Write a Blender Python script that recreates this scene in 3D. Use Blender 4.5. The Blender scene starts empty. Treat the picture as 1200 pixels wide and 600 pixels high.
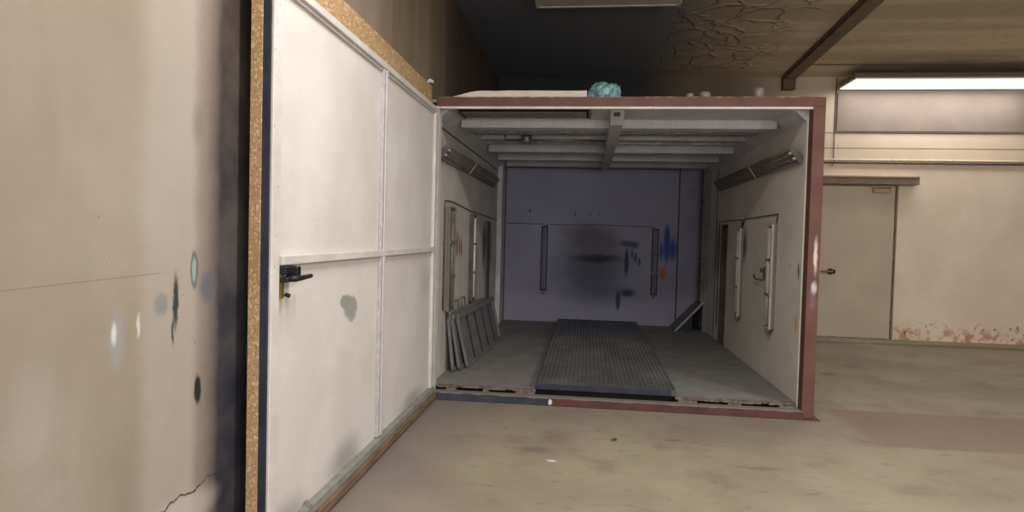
import bpy, bmesh, math, random
from mathutils import Vector, Matrix, noise
R = math.radians
random.seed(7)
C = bpy.context.scene.collection

# ------------------------------------------------------------------ materials
def lin(c):
    return tuple(((v/255)/12.92 if v/255 <= .04045 else (((v/255)+.055)/1.055)**2.4) for v in c) + (1,)

class N:
    """small node graph writer"""
    def __init__(s, name):
        s.m = bpy.data.materials.new(name); s.m.use_nodes = True
        s.t = s.m.node_tree; s.t.nodes.clear()
        s.out = s.t.nodes.new('ShaderNodeOutputMaterial')
        s.b = s.t.nodes.new('ShaderNodeBsdfPrincipled')
        s.t.links.new(s.b.outputs[0], s.out.inputs[0])
        s.pos = s.t.nodes.new('ShaderNodeNewGeometry').outputs['Position']
    def link(s, a, b): s.t.links.new(a, b)
    def node(s, typ, **kw):
        n = s.t.nodes.new(typ)
        for k, v in kw.items(): setattr(n, k, v)
        return n
    def noise(s, scale, detail=4, stretch=None, rough=.55, vec=None):
        n = s.node('ShaderNodeTexNoise'); n.inputs['Scale'].default_value = scale
        n.inputs['Detail'].default_value = detail; n.inputs['Roughness'].default_value = rough
        v = vec or s.pos
        if stretch:
            mp = s.node('ShaderNodeMapping'); mp.inputs['Scale'].default_value = stretch
            s.link(v, mp.inputs[0]); v = mp.outputs[0]
        s.link(v, n.inputs['Vector']); return n.outputs[0]
    def ramp(s, fac, lo, hi, a=0., b=1.):
        n = s.node('ShaderNodeMapRange', interpolation_type='SMOOTHSTEP')
        n.inputs[1].default_value = lo; n.inputs[2].default_value = hi
        n.inputs[3].default_value = a; n.inputs[4].default_value = b
        s.link(fac, n.inputs[0]); return n.outputs[0]
    def mix(s, fac, a, b):
        n = s.node('ShaderNodeMix', data_type='RGBA')
        if isinstance(fac, float): n.inputs[0].default_value = fac
        else: s.link(fac, n.inputs[0])
        for sock, v in ((n.inputs[6], a), (n.inputs[7], b)):
            if isinstance(v, tuple): sock.default_value = v
            else: s.link(v, sock)
        return n.outputs[2]
    def math(s, op, a, b=None):
        n = s.node('ShaderNodeMath', operation=op)
        for i, v in enumerate((a, b)):
            if v is None: continue
            if isinstance(v, (int, float)): n.inputs[i].default_value = v
            else: s.link(v, n.inputs[i])
        return n.outputs[0]
    def warped(s, scale, amp):
        n = s.node('ShaderNodeTexNoise'); n.inputs['Scale'].default_value = scale; n.inputs['Detail'].default_value = 4
        s.link(s.pos, n.inputs['Vector'])
        a = s.node('ShaderNodeVectorMath', operation='SUBTRACT'); s.link(n.outputs[1], a.inputs[0]); a.inputs[1].default_value = (.5, .5, .5)
        m = s.node('ShaderNodeVectorMath', operation='SCALE'); s.link(a.outputs[0], m.inputs[0]); m.inputs['Scale'].default_value = amp
        d = s.node('ShaderNodeVectorMath', operation='ADD'); s.link(s.pos, d.inputs[0]); s.link(m.outputs[0], d.inputs[1])
        return d.outputs[0]
    def blob(s, vec, c, r, soft=.6, strength=1., rot=None):
        """soft edged paint mark with centre c and radii r"""
        a = s.node('ShaderNodeVectorMath', operation='SUBTRACT'); s.link(vec, a.inputs[0]); a.inputs[1].default_value = c
        v = a.outputs[0]
        if rot:
            q = s.node('ShaderNodeVectorRotate', rotation_type='AXIS_ANGLE'); s.link(v, q.inputs[0])
            q.inputs['Axis'].default_value = rot[0]; q.inputs['Angle'].default_value = rot[1]; v = q.outputs[0]
        m = s.node('ShaderNodeVectorMath', operation='MULTIPLY'); s.link(v, m.inputs[0])
        m.inputs[1].default_value = tuple(1/x for x in r)
        l = s.node('ShaderNodeVectorMath', operation='LENGTH'); s.link(m.outputs[0], l.inputs[0])
        return s.ramp(l.outputs['Value'], 1-soft, 1, strength, 0)
    def xyz(s, vec=None):
        n = s.node('ShaderNodeSeparateXYZ'); s.link(vec or s.pos, n.inputs[0]); return n.outputs
    def bump(s, h, strength=.3, dist=.01):
        n = s.node('ShaderNodeBump'); n.inputs['Strength'].default_value = strength; n.inputs['Distance'].default_value = dist
        s.link(h, n.inputs['Height']); s.link(n.outputs[0], s.b.inputs['Normal'])
    def done(s, col, rough=.8, metal=0., spec=.3):
        if isinstance(col, tuple): s.b.inputs['Base Color'].default_value = col
        else: s.link(col, s.b.inputs['Base Color'])
        s.b.inputs['Roughness'].default_value = rough; s.b.inputs['Metallic'].default_value = metal
        s.b.inputs['Specular IOR Level'].default_value = spec
        return s.m

BIG = 90.
def simple(name, c1, c2, scale=8, rough=.7, metal=0., bump=.15, speck=None, stretch=None):
    g = N(name)
    n = g.noise(scale, 5, stretch)
    col = g.mix(g.ramp(n, .35, .7), lin(c1), lin(c2))
    if speck:
        col = g.mix(g.ramp(g.noise(scale*9, 3), .62, .72, 0, .7), col, lin(speck))
    if bump: g.bump(g.noise(scale*12, 4), bump, .002)
    return g.done(col, rough, metal)

# painted side walls of the booth: dirty off white
def booth_white(name, c1, c2, blobs=(), speck=(120, 116, 112)):
    g = N(name)
    col = g.mix(g.ramp(g.noise(2.2, 5), .35, .7), lin(c1), lin(c2))
    col = g.mix(g.ramp(g.noise(70, 3), .64, .72, 0, .35), col, lin(speck))
    w = g.warped(9, .05)
    for (c, r, co, soft, st, *rot) in blobs:
        col = g.mix(g.blob(w, c, r, soft, st, rot[0] if rot else None), col, lin(co))
    g.bump(g.noise(60, 4), .25, .002)
    return g.done(col, .75)

M = {}
# left wall: beige plaster with navy overspray and round paint tests
def mat_wall_left():
    g = N('wall_left_plaster')
    x, y, z = g.xyz()
    base = g.mix(g.ramp(g.noise(1.3, 5), .35, .7), lin((146, 134, 119)), lin((158, 147, 134)))
    base = g.mix(g.ramp(g.noise(5, 5, (1, 1, .2)), .5, .75, 0, .45), base, lin((132, 119, 103)))
    # paler sprayed upright stripe
    w = g.warped(5, .05); wx, wy, wz = g.xyz(w)
    st = g.math('MULTIPLY', g.ramp(wy, -3.40, -3.28), g.ramp(wy, -3.10, -2.98, 1, 0))
    base = g.mix(g.math('MULTIPLY', st, .6), base, lin((172, 162, 153)))
    # olive and brown drips higher up, past the door edge
    br = g.ramp(wy, -1.35, -.7); base = g.mix(g.math('MULTIPLY', br, g.ramp(g.noise(4, 4, (1, 1, .08)), .35, .65, .45, .9)), base, lin((122, 106, 80)))
    dk = g.ramp(wy, .2, 1.5); base = g.mix(g.math('MULTIPLY', dk, .85), base, lin((66, 52, 46)))
    # overspray upright band behind the free door edge, navy low and brown high
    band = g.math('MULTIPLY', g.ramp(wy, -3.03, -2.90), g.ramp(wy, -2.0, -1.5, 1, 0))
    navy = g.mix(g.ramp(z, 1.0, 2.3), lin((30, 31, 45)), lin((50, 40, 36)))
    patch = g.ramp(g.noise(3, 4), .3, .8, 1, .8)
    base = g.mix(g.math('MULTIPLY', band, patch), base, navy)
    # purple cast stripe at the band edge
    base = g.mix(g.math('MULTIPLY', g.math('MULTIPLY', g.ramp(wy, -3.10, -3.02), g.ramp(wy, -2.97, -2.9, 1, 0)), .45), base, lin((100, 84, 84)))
    w2 = g.warped(26, .018)
    for c, r, co, so, s_ in (
        ((-.16, -3.175, 1.14), (BIG, .022, .13), (44, 50, 50), .6, .95),
        ((-.16, -3.19, 1.04), (BIG, .008, .07), (48, 54, 54), .6, .9),
        ((-.16, -3.045, .80), (BIG, .027, .07), (22, 30, 30), .45, .97),
        ((-.16, -3.25, 1.14), (BIG, .05, .055), (126, 130, 130), .6, .8),
        ((-.16, -3.07, 1.245), (BIG, .026, .08), (86, 94, 96), .3, .85),
        ((-.16, -3.07, 1.245), (BIG, .015, .06), (150, 162, 154), .5, .9),
        ((-.16, -2.99, 1.18), (BIG, .07, .085), (84, 92, 108), .7, .7),
        ((-.16, -3.455, 1.05), (BIG, .045, .13), (150, 150, 152), .7, .75),
        ((-.16, -3.465, 1.07), (BIG, .018, .05), (215, 214, 220), .8, .8),
        ((-.16, -3.36, 1.08), (BIG, .012, .055), (214, 208, 210), .7, .7),
        ((-.16, -3.05, 1.78), (BIG, .06, .12), (120, 108, 92), .9, .5),
        ((-.16, -3.15, .36), (BIG, .3, .10), (190, 176, 172), .6, .6),
        ((-.16, -3.75, .9), (BIG, .12, .2), (168, 160, 156), .8, .4)):
        base = g.mix(g.blob(w2, c, r, so, s_), base, lin(co))
    # dark pits
    v = g.node('ShaderNodeTexVoronoi'); v.inputs['Scale'].default_value = 9; g.link(g.pos, v.inputs['Vector'])
    base = g.mix(g.ramp(v.outputs[0], .02, .04, .7, 0), base, lin((70, 58, 48)))
    # level crack near the floor and a fine one at handle height
    crk = g.math('ADD', z, g.math('MULTIPLY', g.math('SUBTRACT', g.noise(6, 5, (1, 1, .3)), .5), .14))
    line = g.ramp(g.math('ABSOLUTE', g.math('SUBTRACT', crk, .435)), .002, .006, .9, 0)
    gate = g.ramp(g.noise(8, 2), .35, .5)
    base = g.mix(g.math('MULTIPLY', line, gate), base, lin((40, 34, 36)))
    fine = g.ramp(g.math('ABSOLUTE', g.math('SUBTRACT', g.math('ADD', z, g.math('MULTIPLY', y, -.02)), 1.31)), .001, .003, .55, 0)
    base = g.mix(g.math('MULTIPLY', fine, g.ramp(wy, -3.3, -3.2, 1, 0)), base, lin((120, 104, 90)))
    g.bump(g.noise(14, 6), .35, .01)
    return g.done(base, .85)
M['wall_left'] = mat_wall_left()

def mat_ceiling():
    g = N('ceiling_boards')
    x, y, z = g.xyz()
    band = g.noise(2.4, 3, (.1, 1, 1))
    base = g.mix(g.ramp(band, .4, .62), lin((176, 162, 140)), lin((202, 188, 164)))
    base = g.mix(g.ramp(g.noise(9, 5), .45, .75, 0, .4), base, lin((158, 142, 118)))
    w = g.warped(1.6, .5); wx, wy, wz = g.xyz(w)
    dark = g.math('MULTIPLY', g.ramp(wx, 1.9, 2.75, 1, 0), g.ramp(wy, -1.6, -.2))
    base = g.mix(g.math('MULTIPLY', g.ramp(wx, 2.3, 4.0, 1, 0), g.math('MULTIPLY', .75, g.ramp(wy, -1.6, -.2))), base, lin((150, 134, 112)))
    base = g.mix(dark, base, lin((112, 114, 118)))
    # darker soft-edged patch beside the lit lamp
    base = g.mix(g.blob(w, (5.9, 3.55, 3.83), (1.6, .28, BIG), .9, .5), base, lin((110, 102, 98)))
    # wrinkled loose paint
    wv = g.warped(2.2, .45)
    v = g.node('ShaderNodeTexVoronoi', feature='DISTANCE_TO_EDGE'); v.inputs['Scale'].default_value = 2.6; g.link(wv, v.inputs['Vector'])
    ridge = g.ramp(v.outputs[0], 0, .09, 1, 0)
    area = g.math('MULTIPLY', g.ramp(wx, 1.95, 2.4), g.ramp(wx, 3.2, 3.8, 1, 0))
    area = g.math('MULTIPLY', area, g.ramp(y, 3.9, 4.3, 1, 0))
    h = g.math('ADD', g.math('MULTIPLY', ridge, area), g.math('MULTIPLY', g.noise(30, 4), .07))
    g.bump(h, .8, .03)
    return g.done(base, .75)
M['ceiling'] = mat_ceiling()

def mat_floor():
    g = N('worn_concrete')
    x, y, z = g.xyz()
    base = g.mix(g.ramp(g.noise(.9, 6), .35, .65), lin((131, 119, 104)), lin((149, 138, 120)))
    base = g.mix(g.ramp(g.noise(1.7, 6, None, .6), .44, .66, 0, .6), base, lin((142, 136, 110)))
    base = g.mix(g.ramp(g.noise(2.7, 6), .52, .72, 0, .6), base, lin((118, 105, 94)))
    base = g.mix(g.ramp(g.noise(6, 6, (1, 2.5, 1)), .58, .72, 0, .55), base, lin((96, 86, 76)))
    base = g.mix(g.ramp(g.noise(13, 6), .64, .74, 0, .5), base, lin((164, 156, 144)))
    w = g.warped(7, .08); wx, wy, wz = g.xyz(w)
    # grey dusty run along booth and door
    base = g.mix(g.math('MULTIPLY', g.ramp(wy, -1.0, -.15), g.math('MULTIPLY', g.ramp(wx, 3.0, 3.4, 1, 0), .5)), base, lin((124, 114, 107)))
    base = g.mix(g.math('MULTIPLY', g.ramp(wx, .75, .15, 0, .65), 1.0), base, lin((118, 108, 105)))
    # reddish relaid patch right of the post
    p = g.math('MULTIPLY', g.math('MULTIPLY', g.ramp(wx, 3.2, 3.4), g.ramp(wy, -.62, -.56)), g.ramp(wy, .34, .42, 1, 0))
    base = g.mix(g.math('MULTIPLY', p, .75), base, lin((122, 101, 88)))
    for c, r, co, so, s_ in (
        ((1.09, -.85, 0), (.2, .28, BIG), (112, 96, 84), .9, .5),
        ((.98, -1.12, 0), (.22, .1, BIG), (98, 86, 76), .9, .6),
        ((1.07, -1.31, 0), (.045, .03, BIG), (222, 214, 204), .6, .8),
        ((1.495, -.806, 0), (.03, .06, BIG), (70, 62, 50), .5, .9),
        ((1.9, -.75, 0), (.09, .04, BIG), (98, 84, 72), .8, .7),
        ((2.35, -1.2, 0), (.2, .05, BIG), (106, 92, 80), .9, .6),
        ((3.9, 1.9, 0), (.12, .12, BIG), (110, 92, 70), .8, .7),
        ((1.0, .02, 0), (.1, .04, BIG), (200, 190, 180), .7, .4)):
        base = g.mix(g.blob(w, c, r, so, s_), base, lin(co))
    g.bump(g.math('ADD', g.noise(9, 6), g.math('MULTIPLY', g.noise(60, 3), .3)), .35, .008)
    return g.done(base, .62, 0, .35)
M['floor'] = mat_floor()

def mat_wall_back():
    g = N('wall_back_paint')
    x, y, z = g.xyz()
    base = g.mix(g.ramp(g.noise(1.5, 5), .35, .7), lin((216, 198, 178)), lin((226, 210, 192)))
    w = g.warped(8, .06); wx, wy, wz = g.xyz(w)
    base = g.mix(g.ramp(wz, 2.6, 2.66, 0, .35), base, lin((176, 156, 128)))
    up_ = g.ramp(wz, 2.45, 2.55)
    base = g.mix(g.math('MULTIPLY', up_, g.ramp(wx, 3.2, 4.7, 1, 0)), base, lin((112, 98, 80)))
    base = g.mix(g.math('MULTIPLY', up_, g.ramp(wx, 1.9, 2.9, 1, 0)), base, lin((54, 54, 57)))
    # chipped pink foot of the wall
    chip = g.math('MULTIPLY', g.ramp(wz, .1, .3, 1, 0), g.ramp(g.noise(10, 5), .45, .6))
    base = g.mix(chip, base, lin((186, 142, 116)))
    base = g.mix(g.math('MULTIPLY', g.ramp(wz, .22, .36, 1, 0), g.ramp(g.noise(16, 5), .6, .66)), base, lin((122, 96, 62)))
    for zz in (3.02, 2.80):
        ln = g.ramp(g.math('ABSOLUTE', g.math('SUBTRACT', z, zz)), .004, .010, .8, 0)
        base = g.mix(ln, base, lin((98, 76, 58)))
    g.bump(g.noise(20, 5), .3, .006)
    return g.done(base, .8)
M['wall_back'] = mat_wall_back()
M['wall_plain'] = simple('wall_plain_paint', (186, 172, 150), (200, 188, 168), 2, .85)

def mat_back_panel():
    g = N('booth_back_lilac')
    x, y, z = g.xyz()
    base = g.mix(g.ramp(g.noise(1.4, 5), .35, .7), lin((136, 133, 153)), lin((146, 143, 163)))
    base = g.mix(g.ramp(g.noise(80, 2), .64, .7, 0, .25), base, lin((110, 108, 124)))
    w = g.warped(6, .09)
    w2 = g.warped(30, .03)
    for c, r, co, so, s_ in (
        ((1.35, 4.5, .95), (.86, BIG, .78), (74, 74, 90), .9, .85),
        ((1.25, 4.5, 1.5), (.62, BIG, .18), (72, 68, 82), .9, .6),
        ((1.38, 4.5, 1.36), (.58, BIG, .22), (98, 86, 86), .8, .8),
        ((1.43, 4.5, 1.09), (.5, BIG, .10), (42, 40, 54), .8, .95),
        ((1.5, 4.5, .55), (.8, BIG, .25), (74, 76, 98), .9, .5)):
        base = g.mix(g.blob(w, c, r, so, s_), base, lin(co))
    for c, r, co, so, s_ in (
        ((1.87, 4.5, 1.05), (0.047, BIG, 0.290), (30, 46, 64), .6, .9),
        ((1.86, 4.5, 1.33), (0.151, BIG, 0.069), (40, 66, 84), .7, .8),
        ((1.98, 4.5, 1.31), (0.108, BIG, 0.083), (40, 66, 84), .7, .8),
        ((2.0, 4.5, 1.12), (0.030, BIG, 0.124), (40, 54, 70), .6, .8),
        ((2.06, 4.5, 1.06), (0.030, BIG, 0.097), (44, 58, 74), .6, .8),
        ((1.95, 4.5, 1.18), (0.026, BIG, 0.097), (44, 58, 74), .6, .8),
        ((1.9, 4.5, .58), (0.162, BIG, 0.083), (36, 48, 78), .7, .9),
        ((1.76, 4.5, .46), (0.047, BIG, 0.207), (34, 42, 70), .6, .9),
        ((2.46, 4.5, 1.43), (0.061, BIG, 0.276), (30, 66, 128), .6, .9),
        ((2.46, 4.5, 1.24), (0.065, BIG, 0.276), (36, 72, 150), .7, .9),
        ((2.38, 4.5, 1.24), (0.047, BIG, 0.221), (52, 84, 150), .7, .85),
        ((2.55, 4.5, 1.26), (0.086, BIG, 0.235), (36, 70, 148), .7, .9),
        ((2.41, 4.5, .90), (0.061, BIG, 0.138), (190, 74, 66), .6, .9),
        ((.38, 4.5, 1.80), (0.026, BIG, 0.041), (50, 48, 60), .6, .8),
        ((1.08, 4.5, 1.76), (0.022, BIG, 0.041), (70, 68, 80), .6, .7),
        ((1.3, 4.5, 1.76), (0.026, BIG, 0.028), (70, 68, 80), .6, .6),
        ((1.45, 4.5, 1.76), (0.026, BIG, 0.028), (70, 68, 80), .6, .6)):
        base = g.mix(g.blob(w2, c, r, so, s_), base, lin(co))
    ln = g.math('MULTIPLY', g.ramp(g.math('ABSOLUTE', g.math('SUBTRACT', z, 2.13)), .002, .006, .4, 0), g.ramp(g.noise(1.5, 1), .45, .5))
    base = g.mix(ln, base, lin((90, 88, 104)))
    g.bump(g.noise(50, 4), .2, .002)
    return g.done(base, .7)
M['back_panel'] = mat_back_panel()

M['side_left'] = booth_white('booth_left_wall_paint', (184, 178, 172), (196, 190, 184), [
    ((0, 3.0, 1.2), (BIG, .55, .55), (60, 60, 70), .8, .7),
    ((0, 2.75, 1.30), (BIG, .16, .4), (44, 46, 56), .7, .7),
    ((0, 2.1, 1.0), (BIG, .5, .6), (130, 124, 122), .9, .5),
    ((0, .75, 1.42), (BIG, .35, .25), (150, 142, 136), .9, .5),
    ((0, .96, 1.33), (BIG, .055, .16), (140, 64, 58), .5, .9),
    ((0, 1.08, 1.31), (BIG, .055, .17), (140, 64, 58), .5, .9),
    ((0, 1.20, 1.28), (BIG, .045, .12), (140, 74, 66), .5, .9),
    ((0, 1.30, 1.26), (BIG, .045, .12), (140, 74, 66), .5, .9),
    ((0, .5, .45), (BIG, .12, .4), (128, 124, 120), .9, .4),
    ((0, .25, 2.0), (BIG, .05, .02), (120, 112, 104), .5, .5)])
M['side_right'] = booth_white('booth_right_wall_paint', (202, 195, 185), (212, 206, 196), [
    ((2.99, 2.05, 1.35), (BIG, .26, .28), (52, 56, 76), .8, .95),
    ((2.99, 2.4, 1.0), (BIG, .35, .4), (150, 142, 136), .9, .5),
    ((2.99, 3.45, 1.3), (BIG, .3, .45), (96, 94, 108), .8, .6),
    ((2.99, 2.62, 1.16), (BIG, .03, .08), (98, 94, 98), .7, .7),
    ((2.99, 1.12, .93), (BIG, .018, .07), (116, 108, 104), .6, .8),
    ((2.99, .17, 1.17), (BIG, .03, .09), (90, 86, 80), .6, .95),
    ((2.99, .19, .74), (BIG, .045, .09), (226, 130, 60), .8, .95),
    ((2.99, .4, 1.2), (BIG, .03, .015), (140, 130, 120), .5, .6)])
M['door_sheet'] = booth_white('door_leaf_paint', (205, 198, 192), (214, 208, 203), [
    ((-.03, -1.93, 1.02), (BIG, .085, .045), (142, 142, 134), .35, .95),
    ((-.03, -1.85, .985), (BIG, .125, .072), (148, 147, 140), .35, .95),
    ((-.03, -1.83, .925), (BIG, .08, .032), (152, 151, 144), .5, .85),
    ((-.03, -.55, .12), (BIG, .5, .12), (120, 122, 122), .9, .55),
    ((-.03, -1.9, .15), (BIG, .35, .16), (112, 114, 116), .9, .6),
    ((-.03, -2.6, .1), (BIG, .3, .15), (112, 114, 116), .9, .6),
    ((-.03, -.2, 1.0), (BIG, .3, .22), (176, 174, 172), .9, .6),
    ((-.03, -2.3, 1.85), (BIG, .3, .5), (222, 216, 212), .9, .5)])
M['white_metal'] = simple('white_painted_steel', (196, 191, 187), (210, 205, 200), 6, .55, 0, .1, (150, 146, 142))
M['grey_white'] = simple('greyed_white_steel', (182, 180, 182), (196, 194, 196), 5, .65, 0, .15, (120, 116, 112))
M['post_grey'] = simple('post_grey', (112, 109, 108), (126, 122, 120), 8, .7)
M['stile_shade'] = simple('speckled_lilac_shade', (168, 162, 166), (186, 181, 183), 30, .65, 0, .2, (128, 122, 128))  # speckled lilac-grey paint, darkened for the shaded half of the middle stile
M['roof_under'] = simple('booth_roof_sheet', (140, 141, 148), (176, 177, 186), 14, .45, .1, 1, (214, 214, 220))
M['beam'] = simple('ceiling_beam_paint', (172, 170, 172), (186, 184, 186), 6, .65, 0, .2, (112, 108, 106))
def mat_red():
    g = N('red_oxide_steel')
    col = g.mix(g.ramp(g.noise(4, 5), .35, .7), lin((90, 58, 50)), lin((102, 68, 59)))
    w = g.warped(14, .03); x, y, z = g.xyz(w)
    col = g.mix(g.ramp(z, 2.545, 2.556), col, lin((190, 142, 116)))
    for c, r, co, so, s_ in (
        ((3.06, 0, 1.30), (.02, .3, .20), (214, 196, 194), .8, .85),
        ((3.055, 0, 1.05), (.032, .3, .07), (196, 196, 206), .8, .8),
        ((3.05, 0, .95), (.04, .3, .12), (120, 104, 112), .8, .5)):
        col = g.mix(g.blob(w, c, r, so, s_), col, lin(co))
    g.bump(g.noise(40, 4), .2, .002)
    return g.done(col, .6)
M['red'] = mat_red()
def mat_sill():
    g = N('sill_paint')
    w = g.warped(10, .03); x, y, z = g.xyz(w)
    red = g.mix(g.ramp(g.noise(6, 5), .4, .65), lin((88, 55, 54)), lin((72, 46, 47)))
    navy = g.mix(g.ramp(g.noise(7, 5), .4, .65), lin((50, 52, 62)), lin((64, 64, 74)))
    col = g.mix(g.ramp(x, .98, 1.02), navy, red)
    col = g.mix(g.blob(w, (1.0, 0, .035), (.018, .5, .026), .4, 1.), col, lin((210, 206, 206)))
    col = g.mix(g.ramp(z, .058, .068), col, lin((118, 112, 106)))
    g.bump(g.noise(30, 4), .3, .003)
    return g.done(col, .65)
M['sill'] = mat_sill()
M['floor_board'] = simple('overspray_floor_sheet', (118, 115, 112), (132, 129, 125), 5, .75, 0, .15, (100, 98, 98))
M['board_edge'] = simple('splintered_board_edge', (126, 110, 98), (84, 74, 66), 26, .9, 0, .8, (170, 156, 142))
def mat_grate():
    g = N('grating_steel'); x, y, z = g.xyz()
    col = g.mix(g.ramp(g.noise(3, 4), .4, .65), lin((82, 80, 80)), lin((98, 95, 92)))
    w = g.warped(3, .4); wx, wy, wz = g.xyz(w)
    col = g.mix(g.ramp(wy, 2.4, 3.8), col, lin((66, 67, 80)))
    return g.done(col, .6, .2)
M['grate'] = mat_grate()
M['navy'] = simple('navy_oversprayed_steel', (42, 44, 56), (54, 55, 68), 8, .6)
M['dark'] = simple('dark_cavity', (24, 22, 24), (34, 31, 30), 8, .9, 0, 0)  # near-black colour carrying the shade of slots, holes and gaps
M['rack'] = simple('dusty_rack_steel', (106, 104, 105), (124, 121, 120), 10, .6, .2)
M['rack_dark'] = simple('rack_rod_dark', (44, 43, 48), (56, 54, 58), 10, .6, .2)
M['mesh'] = simple('lamp_grille_grey', (112, 106, 98), (128, 121, 112), 40, .5, .3, .4, (84, 78, 72))
M['lampbody'] = simple('lamp_body_dark', (78, 74, 72), (98, 92, 88), 12, .6, .1)
M['lampwhite'] = simple('lamp_rim_white', (190, 186, 180), (204, 200, 194), 12, .45)
M['lamp_grey'] = simple('lamp_rim_grey', (164, 160, 154), (178, 174, 168), 12, .5)
M['lilac_metal'] = simple('lamp_lilac_overspray', (112, 110, 128), (126, 124, 142), 10, .6)
M['lilac_dark'] = simple('lamp_rim_dark', (48, 44, 54), (58, 54, 64), 10, .6)
M['cable'] = simple('cable_dark', (78, 66, 64), (94, 80, 76), 20, .6, 0, 0)
M['black'] = simple('black_plastic', (24, 24, 28), (36, 36, 40), 12, .4, 0, 0)
M['brass'] = simple('stained_brass', (150, 124, 66), (110, 92, 56), 30, .5, .4)
M['brown_wood'] = simple('brown_jamb_wood', (92, 72, 60), (74, 60, 52), 14, .7, 0, .2, None, (1, 1, .2))
def mat_osb():
    g = N('osb_board')
    v = g.node('ShaderNodeTexVoronoi'); v.inputs['Scale'].default_value = 1
    mp = g.node('ShaderNodeMapping'); mp.inputs['Scale'].default_value = (150, 70, 120); g.link(g.warped(20, .03), mp.inputs[0]); g.link(mp.outputs[0], v.inputs['Vector'])
    s = g.node('ShaderNodeSeparateColor'); g.link(v.outputs['Color'], s.inputs[0])
    col = g.mix(s.outputs[0], lin((160, 128, 92)), lin((188, 156, 116)))
    col = g.mix(g.ramp(s.outputs[1], .8, .95), col, lin((214, 188, 150)))
    col = g.mix(g.ramp(g.noise(3, 3), .5, .8, 0, .4), col, lin((140, 98, 66)))
    g.bump(s.outputs[2], .4, .003)
    return g.done(col, .8)
M['osb'] = mat_osb()
M['greenrail'] = simple('grey_green_rail', (128, 130, 122), (148, 148, 140), 9, .6, .1)
M['rustwood'] = simple('brown_timber_strip', (126, 102, 78), (100, 78, 62), 12, .8, 0, .3, None, (3, .4, 3))
M['steel_door'] = simple('door_beige_grey', (178, 166, 146), (188, 176, 155), 1.6, .6)
M['lintel'] = simple('lintel_grey_brown', (120, 106, 92), (134, 118, 102), 6, .8)
M['lintel_top'] = simple('lintel_dust', (186, 158, 134), (172, 146, 124), 6, .8)
M['grey_panel'] = simple('grey_board', (132, 119, 110), (142, 128, 118), 2, .85)
M['beam_dark'] = simple('brown_beam', (104, 88, 74), (120, 104, 86), 7, .8, 0, .4)
M['sheet'] = simple('white_sheet', (186, 176, 168), (200, 190, 182), 5, .7)
def mat_bag():
    g = N('teal_plastic_film')
    col = g.mix(g.ramp(g.noise(24, 4), .4, .62), lin((82, 122, 132)), lin((126, 168, 172)))
    col = g.mix(g.ramp(g.noise(14, 3), .55, .7, 0, .6), col, lin((96, 140, 190)))
    g.bump(g.noise(40, 4), .8, .01)
    m = g.done(col, .25, 0, .6); return m
M['bag'] = mat_bag()
M['can'] = simple('can_grey', (118, 108, 104), (138, 128, 122), 20, .5, .2)
M['hose'] = simple('hose_black', (26, 32, 34), (36, 40, 42), 12, .6)
M['unlit'] = simple('unlit_diffuser', (186, 176, 164), (196, 186, 174), 8, .5)
M['unlit_frame'] = simple('unlit_lamp_frame', (206, 196, 182), (196, 186, 172), 8, .5)
M['alu'] = simple('galvanised', (120, 118, 116), (138, 135, 132), 14, .4, .6)
M['conduit'] = simple('corrugated_sleeve', (206, 190, 160), (190, 172, 140), 20, .6)
def mat_emit(name, c, s):
    g = N(name); g.b.inputs['Emission Color'].default_value = c; g.b.inputs['Emission Strength'].default_value = s
    return g.done((.9, .9, .9, 1), .5)
FILLP = 215  # power of the added fill light behind the viewer
LAMPC = (1, .965, .925, 1)
M['fill_pane'] = mat_emit('fill_pane_glow', (.93, .96, 1, 1), 2)  # emission for the added fill windows
M['glow'] = mat_emit('lit_diffuser', LAMPC, 3)

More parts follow.
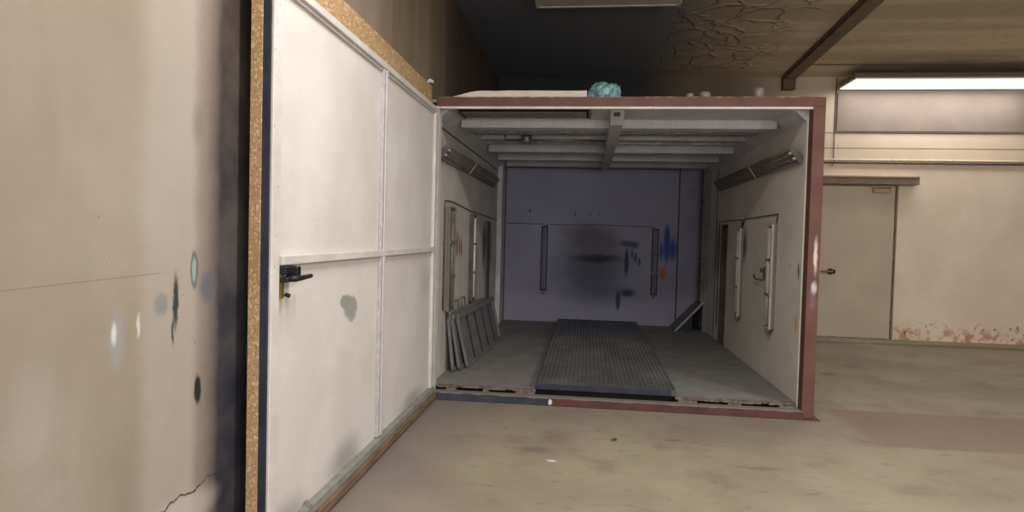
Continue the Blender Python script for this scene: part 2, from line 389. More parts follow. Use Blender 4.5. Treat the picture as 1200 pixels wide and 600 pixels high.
# ------------------------------------------------------------------ geometry helpers
class MB:
    def __init__(s): s.bm = bmesh.new(); s.mats = []
    def mi(s, m):
        if m is None: return 0
        if m not in s.mats: s.mats.append(m)
        return s.mats.index(m)
    def box(s, x0, x1, y0, y1, z0, z1, m=None, bev=0, mat=None):
        r = bmesh.ops.create_cube(s.bm, size=1)
        vs = r['verts']
        for v in vs:
            v.co = Vector(((x0+x1)/2+v.co.x*(x1-x0), (y0+y1)/2+v.co.y*(y1-y0), (z0+z1)/2+v.co.z*(z1-z0)))
        fs = {f for v in vs for f in v.link_faces}
        if bev:
            es = {e for v in vs for e in v.link_edges}
            rr = bmesh.ops.bevel(s.bm, geom=list(es), offset=bev, segments=1, affect='EDGES', profile=.5)
            vs = list({v for f in rr['faces'] for v in f.verts} | {v for v in vs if v.is_valid}); fs = {f for v in vs for f in v.link_faces}
        if mat is not None:
            for v in vs: v.co = mat @ v.co
        k = s.mi(m)
        for f in fs: f.material_index = k
        return s
    def tube(s, pts, r, m=None, n=10, caps=True):
        pts = [Vector(p) for p in pts]; k = s.mi(m); rings = []
        up = Vector((0, 0, 1))
        prev = None
        for i, p in enumerate(pts):
            d = (pts[min(i+1, len(pts)-1)]-pts[max(i-1, 0)]).normalized()
            if prev is None:
                a = d.cross(up)
                if a.length < .1: a = d.cross(Vector((1, 0, 0)))
            else: a = prev - d*prev.dot(d)
            a.normalize(); prev = a; b = d.cross(a)
            rr = r[i] if isinstance(r, (list, tuple)) else r
            rings.append([s.bm.verts.new(p+(a*math.cos(2*math.pi*j/n)+b*math.sin(2*math.pi*j/n))*rr) for j in range(n)])
        for A, B in zip(rings, rings[1:]):
            for j in range(n):
                f = s.bm.faces.new((A[j], A[(j+1) % n], B[(j+1) % n], B[j])); f.material_index = k; f.smooth = True
        if caps:
            for ring in (rings[0], rings[-1][::-1]):
                f = s.bm.faces.new(ring); f.material_index = k
        return s
    def prism(s, poly, axis, a, b, m=None):
        """poly in the two other axes, extruded from a to b along axis"""
        k = s.mi(m)
        def P(q, t):
            return {'x': (t, q[0], q[1]), 'y': (q[0], t, q[1]), 'z': (q[0], q[1], t)}[axis]
        A = [s.bm.verts.new(P(q, a)) for q in poly]; B = [s.bm.verts.new(P(q, b)) for q in poly]
        fs = [s.bm.faces.new(A), s.bm.faces.new(B[::-1])]
        for i in range(len(poly)):
            j = (i+1) % len(poly); fs.append(s.bm.faces.new((A[i], B[i], B[j], A[j])))
        for f in fs: f.material_index = k
        return s
    def build(s, name, m=None, parent=None):
        bmesh.ops.recalc_face_normals(s.bm, faces=s.bm.faces)
        me = bpy.data.meshes.new(name); s.bm.to_mesh(me); s.bm.free()
        if not s.mats: s.mats = [m]
        for q in s.mats: me.materials.append(M[q])
        o = bpy.data.objects.new(name, me); C.objects.link(o)
        if parent: o.parent = parent
        return o

def tag(o, label, cat, group=None, kind=None):
    o['label'] = label; o['category'] = cat
    if group: o['group'] = group
    if kind: o['kind'] = kind
    return o
def empty(name, loc, label, cat, group=None, rot=(0, 0, 0)):
    o = bpy.data.objects.new(name, None); C.objects.link(o); o.location = loc; o.rotation_euler = rot
    o.empty_display_size = .1
    return tag(o, label, cat, group)
def struct(mb, name, m, label=None):
    o = mb.build(name, m); o['kind'] = 'structure'
    if label: o['label'] = label
    return o
def box1(x0, x1, y0, y1, z0, z1, bev=0): return MB().box(x0, x1, y0, y1, z0, z1, None, bev)

# ------------------------------------------------------------------ the room
XR, YF, YB, CH, WL = 12.0, -9.0, 4.52, 3.83, -.16
struct(box1(WL-.2, XR+.2, YF-.2, YB+.2, -.2, 0), 'floor', 'floor', 'worn tan concrete workshop floor with stains and patches')
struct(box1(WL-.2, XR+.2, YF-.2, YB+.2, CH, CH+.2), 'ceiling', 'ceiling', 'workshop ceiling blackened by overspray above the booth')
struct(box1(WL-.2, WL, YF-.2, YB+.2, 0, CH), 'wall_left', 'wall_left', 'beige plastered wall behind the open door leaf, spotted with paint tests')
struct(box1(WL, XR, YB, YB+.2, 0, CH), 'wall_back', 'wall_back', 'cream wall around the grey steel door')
struct(box1(XR, XR+.2, YF-.2, YB+.2, 0, CH), 'wall_right', 'wall_plain', 'plain cream far side wall')
struct(box1(WL, XR, YF-.2, YF, 0, CH), 'wall_front', 'wall_plain', 'plain cream wall behind the viewer')

# added windows behind the viewer, put in to fill booth and ceiling with light
for k in range(3):
    x0 = .6+k*2.3
    wn = MB(); wn.box(x0, x0+2.1, YF, YF+.05, .9, .96); wn.box(x0, x0+2.1, YF, YF+.05, 2.84, 2.9); wn.box(x0, x0+.06, YF, YF+.05, .9, 2.9); wn.box(x0+2.04, x0+2.1, YF, YF+.05, .9, 2.9); wn.box(x0+1.02, x0+1.08, YF, YF+.05, .9, 2.9)
    wn = struct(wn, 'fill_window_%d' % (k+1), 'unlit_frame', 'added glazed fill light in the wall behind the viewer')
    box1(x0+.05, x0+2.05, YF+.01, YF+.02, .95, 2.85).build('pane', 'fill_pane', wn)  # glowing pane of the added fill window

# steel door in the back wall
d = struct(box1(4.60, 5.66, YB-.035, YB, .045, 2.25, .006), 'door_1', 'steel_door', 'plain beige grey steel door in the back wall')
g_ = MB(); g_.box(4.53, 4.585, YB-.03, YB, .0, 2.30); g_.box(5.675, 5.70, YB-.03, YB, 0, 2.30); g_.box(4.53, 5.70, YB-.028, YB, 2.256, 2.30)
g_.build('door_frame', 'lintel', d)
h = MB()
h.tube([(4.81, YB-.035, 1.0), (4.81, YB-.045, 1.0)], .045, 'black', 20)
h.tube([(4.81, YB-.04, 1.0), (4.81, YB-.10, 1.0)], .012, 'black')
h.tube([(4.83, YB-.10, 1.0), (4.78, YB-.105, 1.0), (4.66, YB-.10, 1.0)], .013, 'brass')
h.tube([(4.76, YB-.07, 1.0), (4.86, YB-.07, 1.0)], .03, 'black', 14)
h.build('door_handle', None, d)['label'] = 'black handle with a brassy lever'
cl = MB(); cl.box(5.34, 5.58, YB-.09, YB-.035, 2.155, 2.215, None, .008); cl.box(5.30, 5.60, YB-.12, YB-.10, 2.235, 2.25, None, .003)
cl.tube([(5.56, YB-.06, 2.21), (5.58, YB-.11, 2.245)], .012)
cl.build('door_closer', 'lintel_top', d)
for zz in (.32, 1.2, 2.0): MB().tube([(5.668, YB-.042, zz-.045), (5.668, YB-.042, zz+.045)], .011).build('hinge', 'lintel', d)
tr = struct(box1(3.4, 5.93, YB-.14, YB, 2.27, 2.37, .004), 'trim_1', 'lintel', 'grey brown lintel beam above the steel door')
box1(3.4, 5.93, YB-.15, YB, 2.37, 2.392, .003).build('ledge', 'lintel_top', tr)['label'] = 'dusty pale top edge'
tr = struct(box1(3.2, 7.6, YB-.30, YB, 0, .035, .006), 'trim_2', 'floor', 'low concrete threshold step below the steel door')
tag(box1(4.82, 7.4, YB-.03, YB, 3.04, 3.60, .004).build('wall_panel', 'grey_panel'), 'flat grey board panel high on the back wall under the lit lamp', 'panel')
MB().tube([(3.2, YB-.03, 2.585), (9, YB-.03, 2.585)], .012).build('conduit_pipe', 'cable')
tag(bpy.data.objects['conduit_pipe'], 'thin dark pipe running level along the back wall above the lintel', 'pipe')
co = MB(); pts = []; rs = []
for i in range(170):
    pts.append((3.3+i*.0115*3, YB-.028, 2.625)); rs.append(.017 if i % 2 else .023)
co.tube(pts, rs, None, 8)
tag(co.build('corrugated_conduit', 'conduit'), 'pale corrugated sleeve lying just above the thin dark wall pipe', 'conduit')
tag(MB().tube([(4.80, YB-.012, CH-.02), (4.80, YB-.012, 2.66), (4.80, YB-.05, 2.6), (4.77, YB-.05, 2.53), (4.74, YB-.04, 2.56)], .006, None, 6).build('hanging_cable', 'cable'),
    'thin dark cable dropping from the ceiling to the wall pipe beside the grey panel', 'cable')
# beam under the ceiling
cb = MB(); cb.prism([(3.44, -9), (3.60, -9), (4.20, 4.44), (4.04, 4.44)], 'z', CH-.06, CH)
cb.prism([(3.41, -9), (3.63, -9), (4.22, 4.30), (4.01, 4.30)], 'z', CH-.012, CH)
cb.box(4.03, 4.20, 4.40, 4.52, CH-.20, CH)
tag(cb.build('ceiling_beam', 'beam_dark'), 'dark brown steel beam running along the ceiling right of the booth', 'beam')
sk = MB(); sk.box(4.20, 8.5, 3.82, 3.835, CH-.012, CH)
struct(sk, 'trim_3', 'beam_dark', 'thin dark seam strip across the right of the ceiling')

# ceiling lamps
def ceiling_lamp(loc, L, W, lit, label, hang=.0, prot=None):
    t = empty('ceiling_light', loc, label, 'lamp', 'ceiling lamps')
    b = MB(); b.prism([(-W/2, -.08), (W/2, -.08), (W/2*.8, 0), (-W/2*.8, 0)], 'x', -L/2, L/2)
    b.build('housing', 'grey_panel' if lit else 'unlit_frame', t)
    fr = MB(); e = .02
    fr.box(-L/2-.01, L/2+.01, -W/2-.01, -W/2+e, -.095, -.075); fr.box(-L/2-.01, L/2+.01, W/2-e, W/2+.01, -.095, -.075)
    fr.box(-L/2-.01, -L/2+e, -W/2, W/2, -.095, -.075); fr.box(L/2-e, L/2+.01, -W/2, W/2, -.095, -.075)
    fr.build('frame', 'unlit_frame', t)
    box1(-L/2+e, L/2-e, -W/2+e, W/2-e, -.098 if lit else -.088, -.08).build('diffuser', 'glow' if lit else 'unlit', t)
    if hang:
        for sx in (-L/2+.2, L/2-.2): MB().tube([(sx, 0, 0), (sx, 0, hang)], .008, None, 6).build('hanger', 'alu', t)
    return t
ceiling_lamp((1.405, 1.09, CH), 1.42, .40, False, 'unlit lamp with pale frame on the blackened ceiling above the booth')
ceiling_lamp((6.05, 4.14, CH-.10), 2.5, .60, True, 'lit white fluorescent lamp at the right, near the back wall', .10)
ceiling_lamp((1.40, -2.9, CH), 1.5, .4, True, 'lit lamp on the ceiling in front of the booth')
ceiling_lamp((5.6, -2.9, CH), 1.5, .4, True, 'lit lamp on the ceiling right of the viewer')
ceiling_lamp((1.40, -6.9, CH), 1.5, .4, True, 'lit lamp on the ceiling behind the viewer')
ceiling_lamp((5.6, -6.9, CH), 1.5, .4, True, 'lit lamp on the ceiling behind the viewer at the right')
def area(loc, sx, sy, p, rot=(0, 0, 0)):
    l = bpy.data.lights.new('lamp_or_fill_light', 'AREA'); l.shape = 'RECTANGLE'; l.size = sx; l.size_y = sy
    l.energy = p; l.color = LAMPC[:3]
    o = bpy.data.objects.new('lamp_or_fill_light', l); C.objects.link(o); o.location = loc; o.rotation_euler = rot
    return o
area((1.40, -2.9, CH-.12), 1.4, .34, 95)
area((5.6, -2.9, CH-.12), 1.4, .34, 190)
area((1.40, -6.9, CH-.12), 1.4, .34, 70)
area((5.6, -6.9, CH-.12), 1.4, .34, 120)
area((6.05, 4.10, CH-.22), 2.4, .45, 24)

fill_light = area((3.9, -8.9, 1.9), 6.6, 1.9, FILLP, (R(98), 0, 0)); fill_light.data.color = (.93, .96, 1.)  # added fill light at the made-up windows, lifting ceiling and booth interior

# ------------------------------------------------------------------ the booth
B = empty('spray_booth', (1.55, 2.2, 0), 'white lined spray booth with a red steel front frame and its door swung open', 'booth')
INV = Matrix.Translation((-1.55, -2.2, 0))
def part(mb, name, m, parent=None, label=None):
    o = mb.build(name, m)
    par = parent or B
    o.parent = par
    if par is B: o.matrix_parent_inverse = INV
    if label: o['label'] = label
    return o
W, HT = 3.093, 2.552
# red portal frame
part(MB().box(-.02, W, 0, .10, 2.474, HT, None, .003), 'top_rail', 'red')
pr_ = MB(); pr_.box(3.0, W, 0, .10, 0.008, 2.474, None, .003); part(pr_, 'frame_post', 'red', None, 'red steel post on the right')
part(MB().box(2.96, 3.13, -.04, .12, 0, .008), 'foot_plate', 'red')
part(MB().box(-.02, .0, .0, .10, 0, 2.474), 'frame_post', 'white_metal', None, 'white steel post on the hinge side')
part(MB().box(0, 3.0, .005, .03, 2.455, 2.474), 'frame_lip', 'grey_white')
sl = MB(); sl.box(-.02, 3.0, -.03, .06, 0, .070, None, .004); part(sl, 'sill', 'sill', None, 'sill bar, navy on its left third and red on the rest')
# side walls
sw = MB(); sw.box(-.10, -.04, .10, 4.0, 0, 2.50); part(sw, 'side_wall', 'side_left', None, 'left side wall')
sw = MB(); sw.box(2.99, 3.05, .10, 2.83, 0, 2.50); sw.box(2.99, 3.05, 3.13, 4.02, 0, 2.50); sw.box(2.99, 3.05, 2.83, 3.13, 1.60, 2.50)
sw.box(3.042, 3.05, 2.83, 3.13, 0, 1.6)
part(sw, 'side_wall', 'side_right', None, 'right side wall with a narrow slot')
jb = MB(); jb.box(2.975, 3.045, 2.83, 2.86, .1, 1.60); jb.box(2.975, 3.045, 3.07, 3.13, .1, 1.6); jb.box(2.975, 3.045, 2.83, 3.13, 1.57, 1.61)
part(jb, 'slot_jamb', 'brown_wood', None, 'brown wooden jamb of the narrow slot')
part(MB().box(3.032, 3.041, 2.86, 3.07, .1, 1.57), 'slot_shade', 'dark')  # dark sheet giving the narrow slot its shaded depth
part(MB().box(2.982, 2.99, 3.5, 3.53, .1, 2.36), 'wall_joint', 'lampbody')
part(MB().box(-.003, .004, .0, .10, .1, 2.45), 'wall_joint', 'white_metal')
# posts at the far end
pp = MB(); pp.box(-.04, .03, 3.86, 3.98, .1, 2.44, None, .004); part(pp, 'rear_post', 'grey_white')
pp = MB(); pp.box(2.93, 3.05, 4.02, 4.10, .1, 2.44, None, .004); part(pp, 'rear_post', 'post_grey')
rp = MB(); rp.box(2.90, 2.93, 4.05, 4.08, .5, 2.44)
for i in range(46): rp.box(2.88, 2.90, 4.05, 4.075, .55+i*.041, .55+i*.041+random.uniform(.012, .03))
part(rp, 'perforated_strip', 'post_grey')
part(MB().box(2.875, 2.90, 4.08, 4.085, .5, 2.44), 'strip_hole_shade', 'dark')
part(MB().box(-.03, .0, 3.98, 4.47, 0, 2.5), 'rear_side_panel', 'side_left')
part(MB().box(3.02, 3.05, 4.10, 4.47, 0, 2.5), 'rear_side_panel', 'side_right')
# back
part(MB().box(-.03, 3.05, 4.47, 4.51, 0, 2.56), 'back_wall', 'back_panel', None, 'lilac grey back wall with blue, red and dark paint marks')
fr = MB(); fr.box(2.61, 2.628, 4.462, 4.47, .1, 2.46); fr.box(0, 2.628, 4.462, 4.47, 2.45, 2.462); fr.box(-.0, .012, 4.45, 4.47, .1, 2.46)
part(fr, 'back_joint', 'lilac_dark', None, 'dark joint lines around the back panel')
# roof and beams
part(MB().box(-.10, W-.02, .10, 4.51, 2.525, HT), 'roof', 'roof_under')
part(MB().box(0.0, 3.0, .10, .62, 2.475, 2.495), 'ceiling_panel', 'grey_white', None, 'front ceiling strip')
sg = MB(); sg.box(.14, 1.25, .13, .44, 2.458, 2.475)
part(sg, 'vent_slot', 'dark', None, 'long dark ventilation slot in the ceiling')
vb = MB()
for i in range(5): vb.box(.16, 1.23, .16+i*.06, .17+i*.06, 2.452, 2.458)
vb.box(.12, .14, .12, .45, 2.45, 2.475); vb.box(1.25, 1.27, .12, .45, 2.45, 2.475)
part(vb, 'vent_slat', 'mesh')
for y0, y1, z0, z1, m in ((.60, .78, 2.40, 2.52, 'beam'), (2.25, 2.42, 2.40, 2.52, 'beam'), (3.05, 3.18, 2.40, 2.52, 'beam'), (3.9, 4.1, 2.42, 2.52, 'grey_white'),
                       (1.15, 1.27, 2.445, 2.50, 'roof_under'), (1.62, 1.70, 2.45, 2.50, 'beam'), (2.0, 2.05, 2.46, 2.50, 'roof_under')):
    b = MB(); b.box(.07, 2.90, y0, y1, z0, z1, None, .006); part(b, 'crossbeam', m)
for x in (1.43,):
    b = MB(); b.prism([(.10, 2.466), (.10, 2.50), (4.0, 2.50), (4.0, 2.375), (.30, 2.375)], 'x', 1.435, 1.545); part(b, 'long_beam', 'beam')
part(MB().box(1.46, 1.51, .13, .17, 2.425, 2.462), 'bolt_slot', 'black')
# side coving along both ceiling edges
cv = MB(); cv.prism([(-.04, 2.38), (-.04, 2.52), (.10, 2.52), (.10, 2.472), (.06, 2.46)], 'y', .11, 4.0); part(cv, 'coving', 'grey_white')
cv = MB(); cv.prism([(2.99, 2.38), (2.99, 2.52), (2.86, 2.52), (2.86, 2.472), (2.90, 2.46)], 'y', .11, 4.0); part(cv, 'coving', 'grey_white')
part(MB().box(-.04, -.034, .11, 3.86, 2.335, 2.35), 'wall_joint', 'lampbody')
# pipe run and cap under the roof
pv = MB(); pv.tube([(.35, 1.62, 2.44), (1.43, 1.62, 2.44)], .012); pv.tube([(.35, 1.62, 2.44), (.35, 1.62, 2.50)], .012)
part(pv, 'pipe', 'alu')
cp = MB(); cp.tube([(.605, 1.42, 2.50), (.605, 1.42, 2.385), (.605, 1.42, 2.38)], [.052, .052, .044], None, 18); cp.tube([(.605, 1.42, 2.455), (.605, 1.42, 2.442)], .052, None, 18)
part(cp, 'sprinkler_cap', 'alu')
# floor inside the booth
fb = MB(); fb.box(-.04, .868, .13, 4.47, .088, .10); part(fb, 'floor_board', 'floor_board')
fb = MB(); fb.box(2.03, 2.99, .13, 4.47, .088, .10); part(fb, 'floor_board', 'floor_board')
def ragged(x0, x1, name):
    e = MB(); x = x0
    while x < x1-.01:
        w = min(random.uniform(.03, .09), x1-x)
        e.box(x, x+w, .085+random.uniform(0, .02), .13, .082+random.uniform(-.006, .004), .099+random.uniform(-.002, .003)); x += w
    part(e, 'board_edge', 'board_edge')
ragged(-.04, .868, ''); ragged(2.03, 2.99, '')
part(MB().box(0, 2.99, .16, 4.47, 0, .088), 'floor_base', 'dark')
for x0, x1 in ((.1, .18), (.42, .47), (.70, .86), (2.05, 2.2), (2.45, 2.55), (2.85, 2.98)):
    part(MB().box(x0, x1, .06, .16, 0, .082), 'floor_batten', 'board_edge')

# door leaf, swung open ninety degrees along the left wall
leaf = MB(); leaf.box(-.06, -.03, -2.775, -.01, .06, 2.45)
leaf_o = part(leaf, 'door_leaf', 'door_sheet', None, 'white steel door leaf with a grey paint smear')
def lp(mb, name, m, label=None):
    o = mb.build(name, m); o.parent = leaf_o
    if label: o['label'] = label
    return o
lp(MB().box(-.108, -.06, -2.79, -.01, .03, 2.635), 'chipboard_backing', 'osb', 'chipboard panel standing taller than the steel leaf')
lp(MB().box(-.060, -.028, -2.785, -2.775, .03, 2.46), 'edge_strip', 'navy', 'navy strip along the free edge')
st = MB(); st.box(-.03, -.004, -.06, .0, .1, 2.45, None, .003); lp(st, 'hinge_stile', 'white_metal')
st = MB(); st.box(-.03, -.006, -1.41, -1.375, .11, 2.42, 'stile_shade', .003); st.box(-.03, -.003, -1.375, -1.335, .11, 2.42, 'white_metal', .003); lp(st, 'middle_stile', 'white_metal')
st = MB(); st.box(-.03, .0, -2.775, -.01, 2.415, 2.455, None, .003); st.box(-.03, -.015, -2.775, -.01, 2.40, 2.415); lp(st, 'top_rail', 'white_metal')
st = MB(); st.box(-.03, -.002, -2.70, -.06, 1.252, 1.292, None, .003); lp(st, 'middle_rail', 'white_metal')
st = MB(); st.box(-.03, -.016, -2.775, -2.705, .11, 2.415, None, .003); lp(st, 'free_stile', 'white_metal')
st = MB(); st.box(-.03, .012, -2.775, -.01, .055, .105, None, .004); lp(st, 'bottom_rail', 'greenrail')
st = MB(); st.box(.012, .034, -2.775, -.01, .015, .06, None, .003); lp(st, 'bottom_strip', 'rustwood', 'brown timber strip')
rg = MB(); n = 14
rg.tube([(.0+.018*math.cos(2*math.pi*i/n), -2.43+.0, .115+.018*math.sin(2*math.pi*i/n)) for i in range(n+1)], .005, None, 6)
lp(rg, 'latch_ring', 'greenrail')
lp(MB().tube([(-.005, -1.75, .105), (-.005, -1.75, .115)], .012, None, 8), 'bolt_head', 'greenrail')
lk = MB(); lk.box(-.03, .012, -2.705, -2.60, 1.215, 1.247, 'black', .004); lk.box(-.02, .03, -2.64, -2.60, 1.19, 1.245, 'black', .004)
lk.box(-.03, -.012, -2.70, -2.672, 1.11, 1.215, 'brass'); lk.box(-.02, .02, -2.705, -2.66, 1.18, 1.2, 'black', .004)
lk.tube([(-.01, -2.665, 1.125), (.01, -2.665, 1.12)], .009, 'black', 8)
lp(lk, 'door_lock', None, 'black lock with stained brass plate')
hd = MB(); hd.tube([(.01, -2.69, 1.195), (.04, -2.68, 1.195), (.045, -2.64, 1.196), (.045, -2.535, 1.20)], [.013, .014, .012, .010]); lp(hd, 'lever_handle', 'black')
tp = MB(); tp.tube([(-.075, -.12, 2.64), (-.05, -.12, 2.66), (-.03, -.10, 2.65)], .014, None, 10); lp(tp, 'hinge_pin', 'white_metal')

# ------------------------------------------------------------------ grating in the booth floor
G = empty('floor_grating', (1.45, .12, .10), 'dark steel grating with navy front edge in the middle of the booth floor', 'grating')
gx0, gx1, gl = -.577, .580, 4.33
gb = MB()
nx, ny = 30, 50
for i in range(nx+1):
    x = gx0+(gx1-gx0)*i/nx; gb.box(x-.0055, x+.0055, .012, gl, .012, .05)
for j in range(ny+1):
    y = .012+(gl-.024)*j/ny; gb.box(gx0, gx1, y-.011, y+.011, .020, .053)
o = gb.build('grating_mesh', 'grate', G)
eg = MB(); eg.box(gx0, gx1, 0, .012, .0, .05, 'navy'); eg.box(gx0-.006, gx0, 0, gl, 0, .052, 'navy'); eg.box(gx1, gx1+.006, 0, gl, 0, .052, 'grate')
eg.box(gx1-.03, gx1-.0, -.002, .0, .0, .05, 'grate'); eg.box(gx0, gx1, gl-.006, gl, 0, .05, 'grate')
eg.build('edge_frame', None, G)
box1(gx0, gx1, .012, gl-.006, .0, .012).build('tray', 'navy', G)

# ------------------------------------------------------------------ racks leaning on the left wall
def rack(loc, yaw, tilt, L, H, slats, label, hooks=False):
    t = empty('steel_rack', loc, label, 'rack', 'steel racks leaning on the left wall', (0, -tilt, yaw))
    f = MB(); th = .028
    f.box(0, th+.012, 0, L, H-.05, H, None, .004); f.box(0, th, 0, L, 0, .035, None, .004)
    f.box(0, th, 0, .035, 0, H, None, .004); f.box(0, th, L-.035, L, 0, H, None, .004)
    f.build('frame', 'rack', t)
    box1(.002, .010, .03, L-.03, .03, H-.03).build('backing_sheet', 'rack', t)
    for i in range(1, slats):
        y = L*i/slats
        MB().box(.006, th-.002, y-.009, y+.009, .03, H-.03, None, .003).build('bar', 'rack_dark', t)
    if hooks:
        for y in (.30, .62):
            k = MB(); k.tube([(.012, y, H), (.012, y, H+.085), (.012, y+.02, H+.10), (.012, y+.15, H+.10), (.012, y+.17, H+.085), (.012, y+.17, H)], .009, None, 8)
            k.build('handle', 'rack', t)
    return t
rack((.030, .58, .10), R(-1.5), .11, 1.66, .545, 5, 'steel rack with two wire handles, closest to the wall in the leaning stack', True)
rack((.076, .66, .10), R(-1.5), .17, 1.72, .545, 5, 'middle steel rack in the stack leaning on the left wall')
rack((.130, .80, .10), R(-2.2), .235, 1.85, .535, 5, 'foremost steel rack with five panels, nearest the grating')

# ------------------------------------------------------------------ slanted long lamps high on both side walls
def grille_lamp(side, label):
    s = 1 if side == 'l' else -1; x = -.04 if side == 'l' else 2.99
    L = 3.15
    t = empty('grille_lamp', (x, .17, 2.06), label, 'lamp', 'long unlit lamps on the booth side walls')
    b = MB(); b.prism([(0, .0), (s*.03, -.0), (s*.10, .10), (s*.085, .125), (0, .05)], 'y', 0, L); b.build('housing', 'mesh', t)
    e = MB(); p0, p1 = Vector((s*.032, 0, -.001)), Vector((s*.104, 0, .102))
    dr = (p1-p0)
    nb = 46
    gmesh = MB()
    for i in range(nb+1):
        y = .10+(L-.12)*i/nb
        gmesh.tube([(p0.x, y, p0.z), (p1.x, y, p1.z)], .004, None, 5)
    for k in range(4):
        q = p0+dr*(k/3); gmesh.tube([(q.x, .04, q.z), (q.x, L-.02, q.z)], .0055, None, 6)
    gmesh.build('grille', 'mesh', t)
    c = MB(); c.prism([(0, -.005), (s*.034, -.01), (s*.112, .10), (s*.09, .13), (0, .055)], 'y', -.012, .0)
    c.build('end_cap', 'lampbody', t)
    for k in (.3, .72):
        q = p0+dr*k
        tt = MB(); tt.tube([(q.x+s*.002, .0, q.z+.006), (q.x+s*.002, .10, q.z+.006)], .013, None, 12)
        tt.build('tube_cap', 'lampwhite', t)
    cl = MB(); cl.prism([(s*.034, -.012), (s*.116, .105), (s*.112, .110), (s*.03, -.004)], 'y', 1.30, 1.33); cl.build('clip', 'lampwhite', t)
    return t
grille_lamp('l', 'long unlit grille lamp high on the left booth wall')
grille_lamp('r', 'long unlit grille lamp high on the right booth wall')

# upright narrow lamps
def upright(loc, ang, w, h, label, m_rim, m_in, m_tube, group):
    """local x along wall, y away from the wall, z up; base at the lamp foot"""
    t = empty('wall_lamp', loc, label, 'lamp', group, (0, 0, ang))
    b = MB(); b.box(-w/2, w/2, 0, .035, 0, h, None, .005); b.build('housing', m_in, t)
    r = MB(); e = .012
    r.box(-w/2-.004, -w/2+e, .03, .052, 0, h, None, .002); r.box(w/2-e, w/2+.004, .03, .052, 0, h, None, .002)
    r.box(-w/2, w/2, .03, .052, 0, e*2, None, .002); r.box(-w/2, w/2, .03, .052, h-e*2, h, None, .002)
    r.build('rim', m_rim, t)
    MB().tube([(0, .045, .04), (0, .045, h-.04)], .012 if w < .1 else .018, None, 10).build('tube', m_tube, t)
    for k in (.33, .66): box1(-w/2-.002, w/2+.002, .045, .06, h*k-.012, h*k+.012).build('clip', m_in, t)
    f = MB(); f.tube([(0, .03, 0), (0, .03, -.035), (0, .02, -.055)], [.03, .024, .012], None, 10); f.build('cable_gland', m_in, t)
    return t
GL = 'upright lamps on the booth walls'
upright((2.99, .86, .60), R(90), .15, .97, 'white rimmed upright lamp on the right booth wall nearest the front post', 'lamp_grey', 'mesh', 'lamp_grey', GL)
upright((2.99, 2.08, .57), R(90), .13, .98, 'grey upright lamp on the right booth wall with a dark smudge at its top', 'lamp_grey', 'mesh', 'lamp_grey', GL)
upright((-.04, .62, .68), R(-90), .24, .98, 'dull upright lamp on the left booth wall, left of the red marks', 'mesh', 'mesh', 'mesh', GL)
upright((-.04, 1.80, .66), R(-90), .16, .97, 'upright lamp on the left booth wall, right of the red marks', 'lampbody', 'lampbody', 'lampwhite', GL)
upright((.625, 4.47, .58), R(180), .085, .985, 'slim dark rimmed lamp on the lilac back wall, left of the grating', 'lilac_dark', 'lilac_metal', 'lilac_metal', GL)
upright((2.285, 4.47, .57), R(180), .085, .99, 'slim dark rimmed lamp on the lilac back wall beside the blue marks', 'lilac_dark', 'lilac_metal', 'lilac_metal', GL)
tag(box1(-.04, -.02, 2.9, 3.15, .1, 1.58, .003).build('upright_channel', 'lampbody'), 'dark upright metal channel on the left booth wall near the back', 'channel')

# cables
def cable(pts, label, r=.006):
    return tag(MB().tube(pts, r, None, 6).build('wall_cable', 'cable'), label, 'cable')
cable([(-.032, .44, .7), (-.032, .44, 1.68), (-.032, .47, 1.71), (-.032, .8, 1.715), (-.032, 1.8, 1.665), (-.032, 3.2, 1.64), (-.032, 3.84, 1.62)], 'thin dark cable looping over the lamps on the left booth wall')
cable([(.03, 4.46, 1.60), (.60, 4.46, 1.595), (.63, 4.46, 1.57), (.66, 4.46, 1.59), (1.4, 4.46, 1.60), (2.2, 4.46, 1.59), (2.28, 4.46, 1.57)], 'thin dark cable linking the two slim lamps on the lilac back wall')
cable([(2.982, .80, 1.58), (2.982, .76, 1.66), (2.982, 1.4, 1.655), (2.982, 2.0, 1.65), (2.982, 2.08, 1.56), (2.982, 2.12, 1.645), (2.982, 3.1, 1.655), (2.982, 3.3, 1.655), (2.982, 3.3, .3)], 'thin dark cable linking the upright lamps on the right booth wall')
hk = MB(); hk.tube([(2.985, 1.12, 1.13), (2.94, 1.12, 1.13)], .02, None, 10); hk.tube([(2.985, 1.12, 1.06), (2.955, 1.14, 1.03), (2.955, 1.38, 1.035), (2.955, 1.42, 1.07)], .008, None, 6)
hk.box(2.975, 2.99, 1.09, 1.15, 1.04, 1.16)
tag(hk.build('wall_hook', 'lampbody'), 'small dark hook bracket between the two upright lamps on the right wall', 'hook')

# ramp at the back right corner
RP = empty('steel_ramp', (2.6, 4.3, .10), 'low slanted steel ramp rising into the back right booth corner', 'ramp')
rt_ = MB(); rt_.prism([(2.56-2.6, .0), (2.922-2.6, .40), (2.922-2.6, .425), (2.53-2.6, .005)], 'y', 3.92-4.3, 4.45-4.3); rt_.build('ramp_plate', 'rack', RP)
rl = MB(); rl.prism([(2.55-2.6, .012), (2.922-2.6, .425), (2.922-2.6, .445), (2.53-2.6, .012)], 'y', 3.905-4.3, 3.92-4.3); rl.build('ramp_edge', 'grey_white', RP)
rk = MB(); rk.prism([(2.56-2.6, -.0), (2.78-2.6, .22), (2.78-2.6, 0)], 'y', 3.93-4.3, 3.94-4.3); rk.build('side_cheek', 'navy', RP)
ru = MB(); ru.prism([(2.80-2.6, 0), (2.80-2.6, .225), (2.915-2.6, .36), (2.915-2.6, 0)], 'y', 4.15-4.3, 4.4-4.3); ru.build('cavity_shade', 'dark', RP)  # dark block standing for the shade under the ramp plate

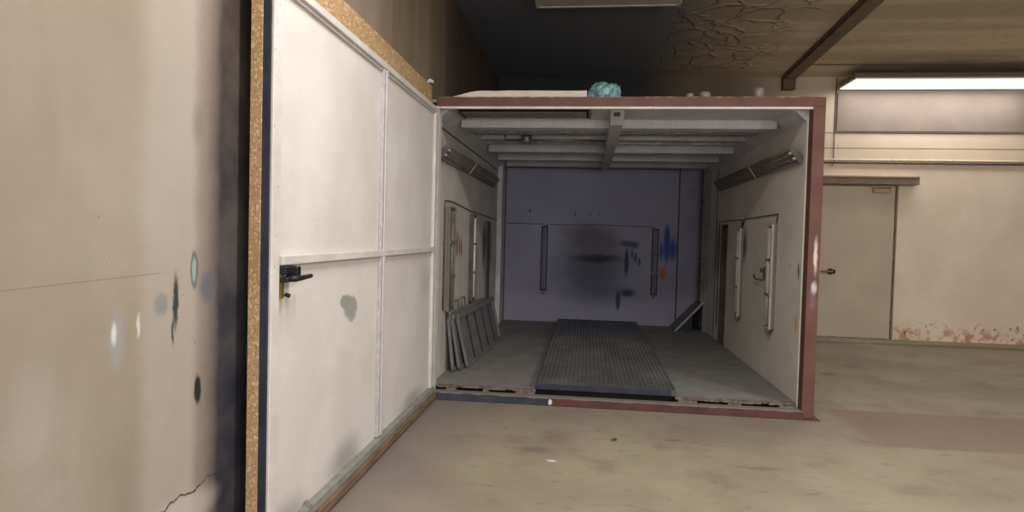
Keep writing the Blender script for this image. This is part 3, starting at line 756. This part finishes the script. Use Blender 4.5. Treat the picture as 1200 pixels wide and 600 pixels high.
# ------------------------------------------------------------------ things on the booth roof
ps = MB(); nx = 60; rows = [.03, .10, .25, .4]
vs = []
for j, y in enumerate(rows):
    row = []
    for i in range(nx+1):
        x = .10+1.13*i/nx
        hgt = .052*min(1, max(0, (x-.10)/.22))**.8
        row.append((x, y, HT+.004+max(.0, hgt)+(.004*noise.noise(Vector((x*9, y*7, 0))) if hgt > .01 else 0)))
    vs.append(row)
top = [[ps.bm.verts.new(p) for p in r] for r in vs]; bot = [[ps.bm.verts.new((p[0], p[1], HT+.001)) for p in r] for r in vs]
for j in range(len(rows)-1):
    for i in range(nx):
        ps.bm.faces.new((top[j][i], top[j][i+1], top[j+1][i+1], top[j+1][i])); ps.bm.faces.new((bot[j][i], bot[j+1][i], bot[j+1][i+1], bot[j][i+1]))
for i in range(nx):
    for T_, B_ in ((top[0], bot[0]), (top[-1], bot[-1])): ps.bm.faces.new((T_[i], T_[i+1], B_[i+1], B_[i]))
for j in range(len(rows)-1):
    for k in (0, nx): ps.bm.faces.new((top[j][k], top[j+1][k], bot[j+1][k], bot[j][k]))
tag(ps.build('foam_sheet', 'sheet'), 'pale thick sheet lying along the left of the booth roof edge', 'sheet')

bg = bmesh.new(); bmesh.ops.create_icosphere(bg, subdivisions=5, radius=1)
for v in bg.verts:
    p = v.co.copy()
    k = 1+.26*noise.noise(p*1.9+Vector((3, 1, 2)))+.20*abs(noise.noise(p*5))+.08*noise.noise(p*11)
    q = Vector((p.x*.125*k, p.y*.10*k, p.z*.095*k))
    if q.z < -.055: q.z = -.055
    if p.x > .75: q.z += .03*(p.x-.75)*4*max(0, p.z+.3)
    v.co = q
mbg = MB(); mbg.bm.free(); mbg.bm = bg
for f in bg.faces: f.smooth = True
bag = mbg.build('plastic_bag', 'bag'); bag.location = (1.375, .17, HT+.057)
tag(bag, 'crumpled teal plastic bag on the booth roof edge', 'bag')

def can(x, y, r, h, label, m='can'):
    c = MB(); c.tube([(0, 0, 0), (0, 0, h*.94), (0, 0, h)], [r, r, r*.9], None, 18)
    c.tube([(0, 0, h*.98), (0, 0, h*1.04)], r*.93, None, 18)
    o = c.build('tin_can', m); o.location = (x, y, HT+.001); return tag(o, label, 'can', 'tins on the booth roof')
can(2.07, .14, .030, .05, 'small grey tin on the booth roof, leftmost of three')
can(2.19, .15, .048, .062, 'wide low tin on the booth roof, middle of three')
can(2.62, .16, .042, .095, 'tallest grey tin on the booth roof near the right end')
tag(MB().tube([(1.5+i*.03, .34+.02*math.sin(i*.5), HT+.032+.004*math.sin(i*.9)) for i in range(46)], .026, None, 10).build('air_hose', 'hose'), 'black hose lying along the booth roof behind the tins', 'hose')

# ------------------------------------------------------------------ world and camera
w = bpy.data.worlds.new('world'); bpy.context.scene.world = w; w.use_nodes = True
w.node_tree.nodes['Background'].inputs[0].default_value = (.5, .5, .5, 1); w.node_tree.nodes['Background'].inputs[1].default_value = .05
f, yaw, pit, rol = 740.69, R(6.71), R(-1.81), R(1.45)
fw = Vector((-math.sin(yaw)*math.cos(pit), math.cos(yaw)*math.cos(pit), math.sin(pit)))
rt = Vector((math.cos(yaw), math.sin(yaw), 0)); up = rt.cross(fw)
r2 = rt*math.cos(rol)+up*math.sin(rol); u2 = -rt*math.sin(rol)+up*math.cos(rol)
cam = bpy.data.cameras.new('camera'); co_ = bpy.data.objects.new('camera', cam); C.objects.link(co_)
mt = Matrix((r2, u2, -fw)).transposed().to_4x4(); mt.translation = (1.2641, -5.2301, 1.4)
co_.matrix_world = mt
cam.sensor_width = 36; cam.lens = 36*f/1200; cam.clip_start = .05
sc = bpy.context.scene; sc.camera = co_
sc.view_settings.view_transform = 'Standard'; sc.view_settings.look = 'None'
sc.view_settings.exposure = -.08; sc.view_settings.gamma = 1; sc.view_settings.use_curve_mapping = False
